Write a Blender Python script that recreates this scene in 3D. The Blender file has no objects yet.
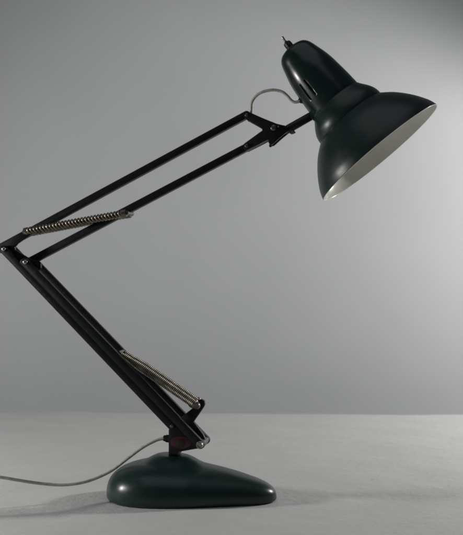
import bpy, bmesh, math, random
from mathutils import Vector, Matrix
random.seed(7)
scene = bpy.context.scene
C = scene.collection
PI = math.pi

# ------------------------------------------------------------------ camera model
S = 0.0014            # metres per photo pixel in the plane of the lamp
D = 1.5               # camera distance
F = D / S             # focal length in photo pixels
H = 0.3213            # camera height above the table
ROT = math.radians(9) # the lamp is turned a little towards the camera
N = Vector((math.sin(ROT), math.cos(ROT), 0))     # pointing to the back of the lamp
O = Vector(((173 - 231.5) * S, 0, 0))             # foot of the stem
CAM = Vector((0, -D, H))

def P(X, Y, off=0.0):
    """point of the lamp (in the plane `off` behind its middle plane)"""
    d = Vector(((X - 231.5) / F, 1, -(Y - 267.5) / F))
    t = ((O - CAM).dot(N) + off) / d.dot(N)
    return CAM + d * t

# ------------------------------------------------------------------ materials
def new_mat(name):
    m = bpy.data.materials.new(name); m.use_nodes = True
    nt = m.node_tree
    b = nt.nodes['Principled BSDF']
    return m, nt, b

def noise(nt, scale, detail=4, rough=.55):
    tc = nt.nodes.new('ShaderNodeTexCoord')
    n = nt.nodes.new('ShaderNodeTexNoise')
    n.inputs['Scale'].default_value = scale
    n.inputs['Detail'].default_value = detail
    n.inputs['Roughness'].default_value = rough
    nt.links.new(tc.outputs['Object'], n.inputs['Vector'])
    return n

def ramp(nt, fac, stops):
    r = nt.nodes.new('ShaderNodeValToRGB')
    els = r.color_ramp.elements
    while len(els) < len(stops): els.new(.5)
    for e, (p, c) in zip(els, stops):
        e.position = p; e.color = (*c, 1)
    nt.links.new(fac, r.inputs['Fac'])
    return r

def add_bump(nt, b, n, strength, dist):
    bp = nt.nodes.new('ShaderNodeBump')
    bp.inputs['Strength'].default_value = strength
    bp.inputs['Distance'].default_value = dist
    nt.links.new(n.outputs['Fac'], bp.inputs['Height'])
    nt.links.new(bp.outputs['Normal'], b.inputs['Normal'])

def paint(name, c1, c2, rough1, rough2, scale=60, coat=0.0, bump=.04, specks=0):
    m, nt, b = new_mat(name)
    n = noise(nt, scale)
    r = ramp(nt, n.outputs['Fac'], [(.35, c1), (.7, c2)])
    nt.links.new(r.outputs['Color'], b.inputs['Base Color'])
    if specks:
        ns = noise(nt, specks, 3, .5)
        rs = ramp(nt, ns.outputs['Fac'], [(.70, (0, 0, 0)), (.76, (1, 1, 1))])
        mx = nt.nodes.new('ShaderNodeMix'); mx.data_type = 'RGBA'
        nt.links.new(rs.outputs['Color'], mx.inputs['Factor'])
        nt.links.new(r.outputs['Color'], mx.inputs['A'])
        mx.inputs['B'].default_value = (.055, .062, .055, 1)
        nt.links.new(mx.outputs['Result'], b.inputs['Base Color'])
    n2 = noise(nt, scale * 2.3)
    mr = nt.nodes.new('ShaderNodeMapRange')
    mr.inputs['From Min'].default_value = .3; mr.inputs['From Max'].default_value = .7
    mr.inputs['To Min'].default_value = rough1; mr.inputs['To Max'].default_value = rough2
    nt.links.new(n2.outputs['Fac'], mr.inputs['Value'])
    nt.links.new(mr.outputs['Result'], b.inputs['Roughness'])
    b.inputs['Coat Weight'].default_value = coat
    b.inputs['Coat Roughness'].default_value = .12
    n3 = noise(nt, 900, 2)
    add_bump(nt, b, n3, bump, .0004)
    return m

M = {}
M['green'] = paint('dark_green_enamel', (.0075, .025, .022), (.0098, .030, .0265), .27, .34, 40, .0, .10, 300)
M['shade'] = paint('dark_green_shade_enamel', (.0062, .0200, .0172), (.0080, .0245, .021), .31, .39, 40, .0, .10, 300)
M['housing'] = paint('dark_green_housing_enamel', (.0062, .0200, .0172), (.0080, .0245, .021), .20, .27, 40, .0, .10, 300)
M['arm'] = paint('black_green_arm_paint', (.0035, .005, .0065), (.006, .008, .010), .36, .5, 90, 0, .04, 260)
M['arm'].node_tree.nodes['Principled BSDF'].inputs['Specular IOR Level'].default_value = .36
M['black'] = paint('black_plastic', (.006, .006, .007), (.010, .010, .010), .35, .5, 120, 0)
M['inner'] = paint('white_reflector_paint', (.70, .695, .62), (.76, .755, .69), .20, .27, 30, .3)
M['dark'] = paint('inner_shadow_tone', (.006, .006, .006), (.008, .008, .008), .8, .9, 120, 0)  # near-black colour stands in for shade inside the housing and the coils
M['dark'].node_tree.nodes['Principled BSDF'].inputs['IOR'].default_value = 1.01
M['badge'] = paint('dark_red_badge', (.036, .0078, .007), (.056, .012, .010), .3, .45, 200, 0)
M['badge_dark'] = paint('badge_dark_mark', (.012, .007, .006), (.018, .009, .008), .35, .5, 300, 0)

def metal(name, c1, c2, r1, r2, scale=200):
    m = paint(name, c1, c2, r1, r2, scale, 0)
    m.node_tree.nodes['Principled BSDF'].inputs['Metallic'].default_value = 1
    return m
M['steel'] = metal('nickel_hardware', (.34, .31, .27), (.52, .48, .42), .22, .4)
M['dull'] = metal('dull_steel_rivet', (.13, .12, .11), (.24, .23, .20), .3, .5)
M['spring'] = metal('old_spring_wire', (.22, .20, .16), (.45, .41, .34), .30, .45, 120)

M['spring_dark'] = metal('tarnished_spring_wire', (.13, .112, .085), (.34, .30, .24), .26, .44, 150)
# cord: beige plastic with grimy blotches
m, nt, b = new_mat('beige_cord_plastic')
n = noise(nt, 160, 6, .65)
r = ramp(nt, n.outputs['Fac'], [(.33, (.26, .235, .19)), (.44, (.52, .49, .415)), (.62, (.62, .59, .52))])
nt.links.new(r.outputs['Color'], b.inputs['Base Color'])
b.inputs['Roughness'].default_value = .45
M['cord'] = m

# table: white paper sheet, faint blotches and a few specks
m, nt, b = new_mat('white_paper')
n = noise(nt, 9, 6, .6)
r = ramp(nt, n.outputs['Fac'], [(.3, (.60, .602, .59)), (.7, (.66, .66, .645))])
v = nt.nodes.new('ShaderNodeTexVoronoi'); v.inputs['Scale'].default_value = 9
tc = nt.nodes.new('ShaderNodeTexCoord'); nt.links.new(tc.outputs['Object'], v.inputs['Vector'])
rs = ramp(nt, v.outputs['Distance'], [(.012, (.55, .54, .52)), (.03, (1, 1, 1))])
mx = nt.nodes.new('ShaderNodeMix'); mx.data_type = 'RGBA'; mx.blend_type = 'MULTIPLY'
mx.inputs['Factor'].default_value = 1
nt.links.new(r.outputs['Color'], mx.inputs['A']); nt.links.new(rs.outputs['Color'], mx.inputs['B'])
nt.links.new(mx.outputs['Result'], b.inputs['Base Color'])
b.inputs['Roughness'].default_value = .7
n2 = noise(nt, 26, 8, .68)
add_bump(nt, b, n2, .6, .005)
M['paper'] = m

m, nt, b = new_mat('grey_white_wall')
n = noise(nt, 3, 5, .55)
r = ramp(nt, n.outputs['Fac'], [(.3, (.55, .562, .578)), (.7, (.58, .592, .608))])
nt.links.new(r.outputs['Color'], b.inputs['Base Color'])
b.inputs['Roughness'].default_value = .85
n2 = noise(nt, 180, 4, .6)
add_bump(nt, b, n2, .12, .002)
M['wall'] = m

# ------------------------------------------------------------------ mesh helpers
def link(name, bm, mats, parent=None, smooth=True, angle=35):
    bmesh.ops.recalc_face_normals(bm, faces=bm.faces)
    me = bpy.data.meshes.new(name); bm.to_mesh(me); bm.free()
    for mm in (mats if isinstance(mats, (list, tuple)) else [mats]): me.materials.append(mm)
    if smooth:
        me.polygons.foreach_set('use_smooth', [True] * len(me.polygons))
        me.set_sharp_from_angle(angle=math.radians(angle))
    o = bpy.data.objects.new(name, me); C.objects.link(o)
    if parent:
        o.parent = parent
    return o

def to_origin(o, origin):
    """mesh is in world coordinates: put the object's origin at its parent's"""
    o.data.transform(Matrix.Translation(-origin))

def prism(bm, pts, off0, off1, bev=.0006, px=True, rest=None):
    """polygon in photo pixels extruded from off0 to off1 along the lamp's depth"""
    mid = rest if rest is not None else off0
    base = [P(x, y, mid) for x, y in pts]
    a = [bm.verts.new(p + N * (off0 - mid)) for p in base]
    c = [bm.verts.new(p + N * (off1 - mid)) for p in base]
    n = len(a)
    fs = [bm.faces.new(a), bm.faces.new(c[::-1])]
    for i in range(n):
        fs.append(bm.faces.new((a[i], c[i], c[(i+1) % n], a[(i+1) % n])))
    if bev:
        bmesh.ops.recalc_face_normals(bm, faces=fs)
        es = set(e for f in fs[:2] for e in f.edges)
        bmesh.ops.bevel(bm, geom=list(es), offset=bev, segments=2, profile=.5, affect='EDGES')

def bar_px(p, q, w):
    """outline (px) of a round-ended bar from p to q of width w"""
    p = Vector(p); q = Vector(q); d = (q - p).normalized(); n = Vector((-d.y, d.x)); h = w / 2
    pts = []
    for k in range(9):
        a = PI/2 + PI * k / 8
        pts.append(p + d * (h * math.cos(a)) + n * (h * math.sin(a)))
    for k in range(9):
        a = -PI/2 + PI * k / 8
        pts.append(q + d * (h * math.cos(a)) + n * (h * math.sin(a)))
    return [(v.x, v.y) for v in pts]

def frame(ax):
    ax = ax.normalized()
    e1 = Vector((0, -1, 0)); e1 = (e1 - ax * e1.dot(ax))
    if e1.length < .2:
        e1 = Vector((0, 0, 1)); e1 = e1 - ax * e1.dot(ax)
    e1.normalize()
    return ax, e1, ax.cross(e1)

def revolve(bm, origin, ax, prof, seg=32, close=True, skip=None):
    """prof: list of (distance along ax, radius)"""
    ax, e1, e2 = frame(ax)
    rings = []
    for t, r in prof:
        if r < 1e-7:
            rings.append([bm.verts.new(origin + ax * t)] * seg)
        else:
            rings.append([bm.verts.new(origin + ax * t + (e1 * math.cos(2*PI*k/seg) + e2 * math.sin(2*PI*k/seg)) * r) for k in range(seg)])
    for i in range(len(rings) - 1):
        for k in range(seg):
            if skip and skip(i, k): continue
            q = [rings[i][k], rings[i][(k+1) % seg], rings[i+1][(k+1) % seg], rings[i+1][k]]
            u = []
            for v_ in q:
                if v_ not in u: u.append(v_)
            if len(u) >= 3: bm.faces.new(u)

def smooth_path(pts, n=10):
    out = []
    for i in range(len(pts) - 1):
        p0 = pts[max(i-1, 0)]; p1 = pts[i]; p2 = pts[i+1]; p3 = pts[min(i+2, len(pts)-1)]
        for k in range(n):
            t = k / n
            out.append(.5 * ((2*p1) + (p2-p0)*t + (2*p0-5*p1+4*p2-p3)*t*t + (3*p1-p0-3*p2+p3)*t**3))
    out.append(pts[-1])
    return out

def tube(bm, path, rad, seg=10, caps=True):
    n = len(path); rings = []
    prev = None
    for i, p in enumerate(path):
        d = (path[min(i+1, n-1)] - path[max(i-1, 0)]).normalized()
        if prev is None:
            a = Vector((0, -1, 0)) if abs(d.y) < .8 else Vector((0, 0, 1))
        else: a = prev
        a = (a - d * a.dot(d)).normalized(); prev = a
        b_ = d.cross(a)
        r = rad(i / (n-1)) if callable(rad) else rad
        rings.append([bm.verts.new(p + (a * math.cos(2*PI*k/seg) + b_ * math.sin(2*PI*k/seg)) * r) for k in range(seg)])
    for i in range(n-1):
        for k in range(seg):
            bm.faces.new((rings[i][k], rings[i][(k+1) % seg], rings[i+1][(k+1) % seg], rings[i+1][k]))
    if caps:
        bm.faces.new(rings[0]); bm.faces.new(rings[-1][::-1])

def strands(bm, p, q, rad, wire, n, turns, seg=7, steps=120, taper=None, phase=0):
    ax, e1, e2 = frame(q - p); L = (q - p).length
    for s in range(n):
        path = []
        for i in range(steps + 1):
            t = i / steps
            a = 2*PI*(s/n + turns*t) + phase
            r = rad * (taper(t) if taper else 1)
            path.append(p + ax * (L*t) + (e1*math.cos(a) + e2*math.sin(a)) * r)
        tube(bm, path, (lambda t: wire * (taper(t)**.5 if taper else 1)), seg)

def rivet(name, X, Y, off, r, h, mat, parent, hexa=False, dome=.5):
    """a rivet, screw or nut head sitting on the plane `off`, facing the camera side of the lamp"""
    bm = bmesh.new()
    o = P(X, Y, off)
    if hexa:
        revolve(bm, o, -N, [(-.0002, 0), (-.0002, r), (h*.8, r), (h, r*.88), (h, r*.5), (h*1.35, r*.45), (h*1.4, 0)], 6)
        ob = link(name, bm, mat, parent, True, 25)
    else:
        pr = [(-.0002, 0), (-.0002, r), (h*.45, r), (h*.7, r*.93), (h*.9, r*.72), (h, r*.4), (h, 0)]
        revolve(bm, o, -N, pr, 18)
        ob = link(name, bm, mat, parent, True, 50)
    to_origin(ob, O)
    return ob

def part(name, bm, mat, parent, **k):
    ob = link(name, bm, mat, parent, **k)
    to_origin(ob, O)
    return ob

# ------------------------------------------------------------------ setting
def setting(name, bm, mat, label, cat):
    o = link(name, bm, mat, None, True, 30)
    o['kind'] = 'structure'; o['label'] = label; o['category'] = cat
    return o

# tabletop: white sheet whose far edge is cut a little unevenly
bm = bmesh.new()
nx, ny = 160, 90
x0, x1, y0 = -2.6, 2.6, -1.35
grid = []
for i in range(nx + 1):
    col = []
    x = x0 + (x1 - x0) * i / nx
    yb = .905 - .033 * x + .007 * math.sin(x * 5.1 + 1) + .004 * math.sin(x * 13.7)
    if x < -.28: yb += .022 * min(1, (-.28 - x) / .06)
    for j in range(ny + 1):
        t = j / ny
        y = y0 + (yb - y0) * t
        z = .0011 * math.sin(x * 7 + y * 4) * math.sin(y * 9 - x * 2) + .0005 * math.sin(x * 23 + y * 31)
        z -= .0014
        if t > .97: z -= .006 * ((t - .97) / .03) ** 2
        col.append(bm.verts.new((x, y, z)))
    grid.append(col)
for i in range(nx):
    for j in range(ny):
        bm.faces.new((grid[i][j], grid[i+1][j], grid[i+1][j+1], grid[i][j+1]))
low = [bm.verts.new((g[-1].co.x, g[-1].co.y + .004, -.05)) for g in grid]
for i in range(nx):
    bm.faces.new((grid[i][-1], grid[i+1][-1], low[i+1], low[i]))
setting('tabletop', bm, M['paper'], 'white paper covered tabletop under the green lamp', 'tabletop')

bm = bmesh.new()
pts = [(-4, 1.42, -1), (4, 1.16, -1), (4, 1.16, 3.2), (-4, 1.42, 3.2)]
f = bm.faces.new([bm.verts.new(p) for p in pts])
r_ = bmesh.ops.extrude_face_region(bm, geom=[f])
bmesh.ops.translate(bm, vec=(0, .1, 0), verts=[v for v in r_['geom'] if isinstance(v, bmesh.types.BMVert)])
setting('wall', bm, M['wall'], 'plain pale grey wall behind the tabletop', 'wall')

# ------------------------------------------------------------------ the lamp
lamp = bpy.data.objects.new('desk_lamp', None); C.objects.link(lamp)
lamp.location = O
lamp.empty_display_size = .05
lamp['label'] = 'dark green balanced arm desk lamp with bell shade on white tabletop'
lamp['category'] = 'desk lamp'

# base: heavy tear-shaped casting with a round hump under the stem
half = [(-66.5, 0), (-64.6, 14), (-55.5, 34), (-40, 48), (-15, 54.5), (17, 49.5), (40, 41), (60, 32.5), (80, 24.5), (93, 18), (101.3, 9.5), (104, 0)]
full = [Vector((x, -w)) for x, w in half] + [Vector((x, w)) for x, w in half[-2:0:-1]]
nfull = len(full)
curve = []
for i in range(nfull):
    p0, p1, p2, p3 = (full[(i + k) % nfull] for k in (-1, 0, 1, 2))
    for k in range(24):
        t = k / 24
        curve.append(.5 * ((2*p1) + (p2-p0)*t + (2*p0-5*p1+4*p2-p3)*t*t + (3*p1-p0-3*p2+p3)*t**3))
XL = Vector((math.cos(ROT), -math.sin(ROT), 0))
def spine(x):
    ks = [(-70, 38.6), (-20, 38.3), (25, 35), (50, 31.5), (77, 27.5), (105, 25.5)]
    for (a, ha), (b_, hb) in zip(ks, ks[1:]):
        if x <= b_:
            t = max(0, (x - a) / (b_ - a)); return ha + (hb - ha) * t
    return ks[-1][1]
def smooth(a, b_, x):
    t = min(1, max(0, (x - a) / (b_ - a))); return t*t*(3-2*t)
bm = bmesh.new()
rhos = [math.sin(PI/2 * k / 46) for k in range(1, 47)]
HC = Vector((1, 0))
rings = []
for rho in rhos:
    ring = []
    for c in curve:
        q = HC * (1 - rho) + c * rho
        z = spine(q.x) * (max(0, 1 - rho ** 2.6)) ** (1/2.6)
        z += 6.6 * (1 - smooth(13, 33, (q - HC).length))
        ring.append(bm.verts.new(O + XL * (q.x * S) + N * (q.y * S) + Vector((0, 0, z * S))))
    rings.append(ring)
# the rim curls in a little under the widest line
LIFT = 3.2
for ring in rings:
    for v_ in ring: v_.co.z = v_.co.z * (1 - LIFT * S / .054) + LIFT * S
for fz, fr in ((.75, .05), (.5, .2), (.25, .5), (.08, .9), (0.0, 1.4)):
    ring = []
    for c in curve:
        k = 1 - fr / max(c.length, 10)
        ring.append(bm.verts.new(O + XL * (c.x * k * S) + N * (c.y * k * S) + Vector((0, 0, LIFT * S * fz + .0002))))
    rings.append(ring)
ctr = bm.verts.new(O + XL * S + Vector((0, 0, (spine(1) + 6.6) * (1 - LIFT * S / .054) * S + LIFT * S)))
nc = len(curve)
for k in range(nc):
    bm.faces.new((ctr, rings[0][k], rings[0][(k+1) % nc]))
for i in range(len(rings) - 1):
    for k in range(nc):
        bm.faces.new((rings[i][k], rings[i+1][k], rings[i+1][(k+1) % nc], rings[i][(k+1) % nc]))
under = bm.verts.new(O + Vector((0, 0, .0002)))
for k in range(nc):
    bm.faces.new((rings[-1][(k+1) % nc], rings[-1][k], under))
part('base', bm, M['green'], lamp, angle=60)

# stem and bracket
bm = bmesh.new()
foot = P(173.3, 460); foot.z = .048
revolve(bm, foot, Vector((0, 0, 1)), [(0, .0), (0, .0105), (.009, .0105), (.0105, .0092), (.0115, .0065), (.030, .0065), (.030, 0)], 28)
part('stem', bm, M['arm'], lamp)
bm = bmesh.new()
br = [(168.6, 430), (171, 425), (177, 426), (186, 432), (198, 439.5), (203.5, 442.3), (204.2, 446.5), (199.5, 448.3), (178.5, 452), (177.6, 455.5), (168.6, 455.5)]
prism(bm, br, -.0135, .0135)
bracket = part('bracket', bm, M['arm'], lamp)
bm = bmesh.new()
ov = [(181 + 10.6*math.cos(a*PI/18), 442.6 + 6.4*math.sin(a*PI/18)) for a in range(36)]
prism(bm, ov, -.0149, -.0133, .0005)
bad = part('badge', bm, M['badge'], bracket)
bm = bmesh.new()
wv = [(181 + 4.2*math.cos(a*PI/12), 443 + 4.4*math.sin(a*PI/12)) for a in range(24)]
prism(bm, wv, -.0152, -.0147, .0002)
iv = part('badge_centre', bm, M['badge_dark'], bracket)
bm = bmesh.new()
a_ = P(163.2, 438.0, 0); b_ = P(169.5, 438.8, 0)
revolve(bm, a_, b_ - a_, [(0, 0), (0, .0030), (.001, .0042), (.004, .0044), (.0042, .0054), (.0095, .0054), (.0095, 0)], 20)
part('grommet', bm, M['black'], bracket)

GAP = .040
FR = -.020
# lower arm: a pair of bars on each side
for back in (0, 1):
    for (p, q, e) in (((3.5, 249.2), (171.6, 425.8), 7.3), ((25, 262.2), (200.7, 444.6), 8.4)):
        bm = bmesh.new()
        o0 = FR - .004 + back * GAP
        prism(bm, bar_px(p, q, e), o0, o0 + .008, .0011, rest=FR)
        ob = part('lower_arm_bar', bm, M['arm'], lamp)
        if not back:
            rivet('rivet', p[0] + .4, p[1] - .2, FR - .004, .0030 if e < 8 else .0034, .0026, M['steel'], ob)
            if e < 8: rivet('rivet', q[0] + .2, q[1] + .4, FR - .004, .0024, .002, M['dull'], ob)
# pivot bolt at the foot, with a nut on the front and one behind
bm = bmesh.new()
pv = P(200.7, 444.3, FR)
revolve(bm, pv - N * .0045, N, [(0, 0), (0, .0032), (GAP + .009, .0032), (GAP + .009, 0)], 16)
bolt = part('pivot_bolt', bm, M['dull'], lamp)
for d0 in (-.0045, .0215):
    bm = bmesh.new()
    revolve(bm, pv + N * d0, -N, [(0, 0), (0, .0052), (.0012, .0052), (.0016, .0048), (.0050, .0048), (.0058, .0043), (.0058, .0028), (.0036, .0026), (.0036, 0)], 20)
    part('nut', bm, M['steel'], bolt)
# spacer washers between the bars and the bracket
bm = bmesh.new()
revolve(bm, pv + N * .0045, N, [(0, 0), (0, .0050), (.031, .0050), (.031, 0)], 20)
part('spacer', bm, M['dull'], bolt)

# crank arm that the lower springs pull on
bm = bmesh.new()
cr = [(179.5, 418.5), (194, 407), (195.3, 402.8), (198, 400), (201.5, 399.3), (204.2, 401.2), (204.8, 404.6), (203.5, 407.5), (193.6, 421.8), (203, 434), (206, 440), (198, 446), (186, 444), (180, 432)]
prism(bm, cr, -.0035, .0035, .0008)
crank = part('crank_arm', bm, M['arm'], lamp)
bm = bmesh.new()
cp = P(198.7, 404.3, 0)
revolve(bm, cp - N * .0185, N, [(0, 0), (0, .0042), (.0015, .0050), (.006, .0050), (.006, .0036), (.031, .0036), (.031, .0050), (.0355, .0050), (.037, .0042), (.037, 0)], 20)
part('spring_pin', bm, M['dull'], crank)

# lower springs: close-wound coils, each drawn in to a narrow neck at its upper end
def tap(t): return .34 + .66 * smooth(0, .30, t)
def coil(bm, p, q, rad, wire, pitch, taper=lambda t: 1, seg=7, per=18, ph=0):
    n = max(8, int((q - p).length / pitch * per))
    ax, e1, e2 = frame(q - p); L = (q - p).length
    path = []
    for i in range(n + 1):
        t = i / n; a = 2*PI*t*L/pitch + ph
        path.append(p + ax*(L*t) + (e1*math.cos(a) + e2*math.sin(a)) * (rad*taper(t)))
    tube(bm, path, wire, seg)
for off in (-.0105, .0115):
    bm = bmesh.new()
    shift = N * (off + .0105)
    p = P(120, 353.2, -.0105) + shift; q = P(195.3, 404.6, -.0105) + shift
    coil(bm, p, q, .0050, .00115, .00235, tap)
    sp = part('lower_spring', bm, M['spring'], lamp, angle=80)
    bm = bmesh.new()
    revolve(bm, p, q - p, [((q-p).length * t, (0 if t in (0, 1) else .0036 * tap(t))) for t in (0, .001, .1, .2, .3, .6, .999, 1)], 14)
    part('coil_gap_shade', bm, M['dark'], sp)  # added dark filler, paints the shade between the coil turns
    # end hook
    bm = bmesh.new()
    d = (q - p).normalized(); up = d.cross(N).normalized()
    loop = [q - d*.004 + d*.007*math.sin(k/14*2*PI*.8)*.9 + up*.0062*math.cos(k/14*2*PI*.8) for k in range(15)]
    tube(bm, loop, .0012, 8)
    part('hook', bm, M['steel'], sp)
bm = bmesh.new()
pp = P(119.2, 352.4, -.0105)
revolve(bm, pp - N * .0030, N, [(0, 0), (0, .0022), (.026, .0022), (.026, 0)], 16)
part('spring_anchor', bm, M['dull'], lamp)

# elbow plates (front and back)
el = [(-3.6, 249.3), (-2.6, 246.2), (1, 243.3), (18, 233.9), (29, 227.7), (31, 234.6), (24, 239.2), (17.6, 243.6), (14.8, 247), (15.2, 249.8), (22, 254.2), (30, 258.8), (38, 260.6), (40.8, 263.4), (41, 268), (36, 273.5), (28, 272), (18, 265), (2, 253.6), (-2.2, 252.2)]
bm = bmesh.new()
prism(bm, el, -.0152, -.0098, .0007, rest=-.0150)
plate = part('elbow_plate', bm, M['arm'], lamp)
bm = bmesh.new()
prism(bm, [(1, 249), (5, 247.2), (8, 250), (17, 257.5), (25, 265), (24, 267), (14, 259)], -.0096, .0130, .0005, rest=-.0150)
part('elbow_block', bm, M['arm'], lamp)

# upper arm: two parallel bars
ub = []
for (p, q, e) in (((1, 246.8), (246.5, 114.2), 7.2), ((27, 262.4), (273, 132.8), 7.4)):
    bm = bmesh.new()
    prism(bm, bar_px(p, q, e), -.0062, .0062, .0013)
    ub.append(part('upper_arm_bar', bm, M['arm'], lamp))
rivet('rivet', 127.6, 212.6, -.0062, .0030, .003, M['dull'], ub[1])

# upper springs
for off in (-.0125, .0125):
    bm = bmesh.new()
    shift = N * (off + .0125)
    p = P(26, 231.6, -.0125) + shift; q = P(124.5, 213.4, -.0125) + shift
    for ph in (0, 1):
        coil(bm, p, q, .0039, .00215, .0096, lambda t: 1 - .12*t, 9, 30, ph * PI)
    sp = part('upper_spring', bm, M['spring_dark'], lamp, angle=80)
    bm = bmesh.new()
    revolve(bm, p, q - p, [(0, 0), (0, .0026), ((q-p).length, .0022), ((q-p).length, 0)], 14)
    part('coil_gap_shade', bm, M['dark'], sp)  # dark cylinder added inside the coil as painted shade in its gaps
    for e, d in ((p, 1), (q, -1)):
        bm = bmesh.new()
        ax = (q - p).normalized() * d
        revolve(bm, e - ax * .0035, ax, [(0, 0), (0, .0040), (.0012, .0056), (.0075, .0056), (.0085, .0045), (.0085, 0)], 18)
        part('ferrule', bm, M['dull'], sp)
for (X, Y) in ((25.2, 231.8), (126.8, 212.8)):
    bm = bmesh.new()
    pp = P(X, Y, -.0125)
    revolve(bm, pp - N * .004, N, [(0, 0), (0, .0032), (.033, .0032), (.033, 0)], 14)
    part('spring_pin', bm, M['dull'], lamp)

# head joint
hj = [(243.3, 113.2), (245, 111.2), (248, 111.4), (262, 117.7), (276.6, 123.6), (283.7, 125.4), (287.6, 128.6), (288, 131), (280, 137.6), (272.6, 144.2), (270.6, 144.8), (268.6, 143), (268.2, 139.4), (255, 146.2), (246, 150.6), (243.2, 148.8), (244, 143.6), (262.2, 130.4), (262, 128.2), (254, 123.6), (246, 119.2), (243.4, 116.4)]
for o0, o1 in ((-.0105, -.0066), (.0066, .0105)):
    bm = bmesh.new()
    prism(bm, hj, o0, o1, .0006, rest=-.0105)
    jp = part('joint_plate', bm, M['arm'], lamp)
    if o0 < 0: front = jp
rivet('rivet', 246.6, 115, -.0105, .0024, .002, M['dull'], front)
rivet('rivet', 246.6, 145.8, -.0105, .0026, .002, M['dull'], front)
rivet('screw', 273.6, 127.9, -.0105, .0042, .003, M['dull'], front)
rivet('rivet', 278.4, 126.6, -.0105, .0013, .0016, M['steel'], front)
bm = bmesh.new()
prism(bm, bar_px((274, 128.4), (283.5, 129.2), 8), -.0064, .0064, .001)
part('joint_block', bm, M['black'], lamp)
# friction screw poking out under the joint
bm = bmesh.new()
a_ = P(271.5, 141.5, 0); b_ = P(270.2, 147.4, 0)
revolve(bm, a_, b_ - a_, [(0, 0), (0, .0022), (.0065, .0022), (.008, .0012), (.008, 0)], 14)
part('joint_screw', bm, M['black'], lamp)

# neck
a_ = P(285.5, 130.6, 0); b_ = P(312.5, 115.2, 0)
L = (b_ - a_).length
bm = bmesh.new()
revolve(bm, a_, b_ - a_, [(0, 0), (0, .0048), (.0012, .0058), (.004, .0060), (L - .004, .0058), (L, .0050), (L, 0)], 28)
neck = part('neck', bm, M['black'], lamp)
bm = bmesh.new()
a2 = P(291.6, 129.5, 0); b2 = P(293.6, 134.2, 0)
revolve(bm, a2, b2 - a2, [(0, 0), (0, .0030), (.0062, .0030), (.0062, 0)], 12)
wing = [P(289.4, 132.2), P(291.2, 133.4), P(293.4, 133.4), P(295.4, 132)]
tube(bm, smooth_path(wing, 6), .0011, 8)
part('wing_nut', bm, M['steel'], neck)

# ------------------------------------------------------------------ head (bowl, collar, housing)
AX = -Vector((.629, -.118, -.777)).normalized()      # from the mouth towards the switch
RC = P(380, 153.5, 0)
px = lambda pr: [(t * S, r * S) for t, r in pr]
def spl(pr, n=5):
    return [(v.x, v.y) for v in smooth_path([Vector((t, r)) for t, r in pr], n)]

def shell(name, prof, mats, parent, seg=96, thick=.0012, skip=None, off=-1):
    bm = bmesh.new()
    revolve(bm, RC, AX, px(prof), seg, skip=skip)
    ob = part(name, bm, mats, parent, angle=50)
    # make sure the normals look outwards
    me = ob.data
    c = RC - O + AX * (.5 * (prof[0][0] + prof[-1][0]) * S)
    s = sum((p.center - c).dot(p.normal) for p in me.polygons)
    if s < 0: me.flip_normals()
    so = ob.modifiers.new('thickness', 'SOLIDIFY')
    so.thickness = thick; so.offset = off; so.use_even_offset = True
    if len(mats) > 1:
        so.material_offset = 1; so.material_offset_rim = 1
    return ob

bowl = spl([(0, 70.9), (5.5, 69.3), (11, 66.8), (20, 61.4), (28.5, 55), (35, 49.2), (39.5, 44.2), (43, 39.8), (45, 37.2)], 6)
shade = shell('lamp_shade', bowl, [M['shade'], M['inner']], lamp, 128)
shade['label'] = 'open bowl with pale inside'
collar = spl([(43.2, 37.0), (45.2, 37.7), (48.5, 37.5), (52.5, 36.5), (56.5, 34.6), (60.5, 32), (64, 29.5), (66.6, 27.9), (67.6, 26.6)], 5)
shell('shade_collar', collar, [M['shade'], M['inner']], lamp, 96)
hprof = [(66, 26.7), (67.8, 27.3), (70, 27.2), (76, 26.9)]
hs = len(hprof) - 1
hprof += [(79.5, 26.7), (80.3, 26.65), (88, 26.05), (99.2, 25.0), (100, 24.9)]
up = spl([(101, 24.8), (105, 24.25), (112, 22.9), (121, 20.5), (127, 18.8), (131, 17), (134.2, 14), (136.2, 9.2), (137.2, 4.6), (137.4, 0.8)], 5)
hprof += up
slotrows = {5, 6}
hous = shell('socket_housing', hprof, [M['housing'], M['dark']], lamp, 126, thick=.0003, skip=lambda i, k: i in slotrows and k in (51, 57, 63, 108, 114))
bm = bmesh.new()
revolve(bm, RC, AX, px([(54, 0), (54, 20), (56, 22), (100, 22), (110, 18), (114, 14), (114, 0)]), 32)
part('bulb_socket', bm, M['black'], hous)  # unseen, put in and widened to block light through the slots
# hinge lug and its screw where the neck holds the shade
lugp = P(312.6, 113.6, 0)
bm = bmesh.new()
pts = [(309, 107.6), (312.5, 106.6), (317, 112), (317.5, 120), (314.5, 121), (310.5, 117.8)]
prism(bm, pts, -.0065, .0065, .0012)
lug = part('hinge_lug', bm, M['shade'], lamp)
rivet('screw', 311.4, 108.8, -.0065, .0019, .0018, M['steel'], lug)
# grommet where the short lead enters
bm = bmesh.new()
a_ = P(299.2, 101.6, 0); b_ = P(304, 98.4, 0)
revolve(bm, a_, b_ - a_, [(0, 0), (0, .0030), (.001, .0038), (.0022, .0042), (.0022, .0056), (.008, .0060), (.008, 0)], 20)
part('grommet', bm, M['black'], hous)

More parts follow.
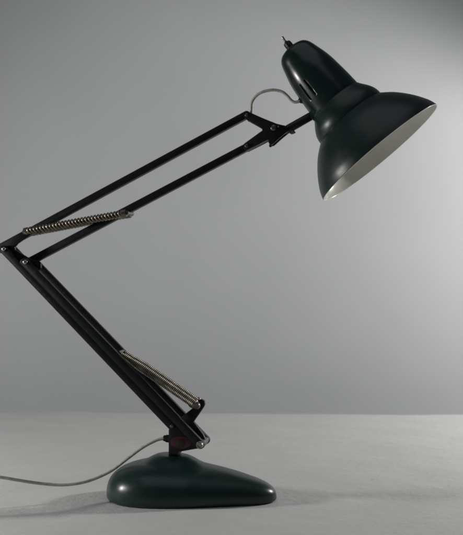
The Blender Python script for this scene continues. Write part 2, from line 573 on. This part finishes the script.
# switch
tip = RC + AX * (137.2 * S)
bm = bmesh.new()
pr = [(-.002, 0), (-.002, .0062), (.0015, .0062), (.0015, .0050), (.0028, .0050), (.0028, .0058), (.0085, .0054), (.0095, .0044), (.0095, .0026), (.0115, .0022), (.0115, 0)]
revolve(bm, tip, AX, pr, 14)
sw = part('switch', bm, M['black'], lamp, angle=20)
bm = bmesh.new()
a_ = tip + AX * .010
d = (AX + Vector((-.10, 0, .25))).normalized()
revolve(bm, a_, d, [(0, 0), (0, .0011), (.0055, .0015), (.0085, .0019), (.0098, .0014), (.0102, 0)], 14)
part('toggle', bm, M['steel'], sw)

# ------------------------------------------------------------------ cords
bm = bmesh.new()
pts = [P(249.6, 122, .003), P(251.3, 113, .003), (P(251.9, 103, .003)), P(255.5, 96.8, .002), P(261.5, 92.4, 0), P(272, 90.0, 0), P(281.5, 91.6, 0), P(287.2, 95.8, 0), P(291.0, 100.2, 0), P(295, 102.2, 0), P(300.8, 101.0, 0)]
tube(bm, smooth_path(pts, 10), .0021, 12)
part('head_cord', bm, M['cord'], lamp)

def W(X, Y, y):            # a point y metres behind the middle of the scene
    k = (D + y) / F
    return Vector(((X - 231.5) * k, y, H - (Y - 267.5) * k))
pts = [W(169, 438.4, .0), W(163, 438.6, .0), W(156, 440.4, .0), W(143, 447.2, -.002), W(128, 458.2, -.004), W(112, 470.2, -.006),
       W(95, 478.6, -.012), W(78, 483.4, -.022), W(60, 484.9, -.035), W(38, 483.2, -.050), W(18, 480.2, -.062), W(0, 477.2, -.072), W(-30, 474, -.09)]
end = pts[-1]
pts += [Vector((end.x - .06, end.y - .02, end.z + .001)), Vector((end.x - .15, end.y - .05, end.z - .012)), Vector((end.x - .26, end.y - .08, .0025)), Vector((end.x - .40, end.y - .10, .0022)), Vector((end.x - .7, end.y - .08, .0022))]
bm = bmesh.new()
tube(bm, smooth_path(pts, 10), .0022, 12)
part('power_cord', bm, M['cord'], lamp)

# ------------------------------------------------------------------ light
def point(name, loc, watt, size, col, target=None):
    l = bpy.data.lights.new(name, 'POINT')
    l.energy = watt; l.shadow_soft_size = size; l.color = col
    o = bpy.data.objects.new(name, l); C.objects.link(o); o.location = loc
    return o
ll = bpy.data.lights.new('left_light', 'SPOT'); ll.energy = 23; ll.shadow_soft_size = .05; ll.color = (1, .98, .94)
ll.spot_size = math.radians(131); ll.spot_blend = .6
lo = bpy.data.objects.new('left_light', ll); C.objects.link(lo)
lo.location = (-1.12, -.10, .37)
lo.rotation_euler = Vector((.75, .52, -.38)).to_track_quat('-Z', 'Y').to_euler()
rl = bpy.data.lights.new('right_light', 'SPOT'); rl.energy = 46; rl.shadow_soft_size = .06; rl.color = (1, .98, .95)
rl.spot_size = math.radians(124); rl.spot_blend = .45
ro = bpy.data.objects.new('right_light', rl); C.objects.link(ro)
ro.location = (1.28, .56, .66)
ro.rotation_euler = Vector((-.87, .24, -.60)).to_track_quat('-Z', 'Y').to_euler()

cl = bpy.data.lights.new('overhead_fill', 'AREA'); cl.energy = 4.6; cl.size = 2.0; cl.color = (.95, .98, 1)  # added fill to brighten the table front and soften shadows, no visible source
co = bpy.data.objects.new('overhead_fill', cl); C.objects.link(co); co.location = (-.3, -.7, 2.1)

w = bpy.data.worlds.new('World'); scene.world = w; w.use_nodes = True
bg = w.node_tree.nodes['Background']
bg.inputs['Color'].default_value = (.80, .88, 1, 1)
bg.inputs['Strength'].default_value = .055

# ------------------------------------------------------------------ camera
cd = bpy.data.cameras.new('camera'); cam = bpy.data.objects.new('camera', cd); C.objects.link(cam)
cam.location = CAM; cam.rotation_euler = (PI/2, 0, 0)
cd.sensor_fit = 'VERTICAL'; cd.sensor_height = 24; cd.lens = 24 * F / 535
cd.dof.use_dof = True; cd.dof.focus_distance = D; cd.dof.aperture_fstop = 5.6
cd.clip_start = .05; cd.clip_end = 50
scene.camera = cam
scene.cycles.filter_width = 1.9
vs = scene.view_settings
vs.view_transform = 'Standard'; vs.look = 'None'; vs.gamma = 1; vs.exposure = 0; vs.use_curve_mapping = False
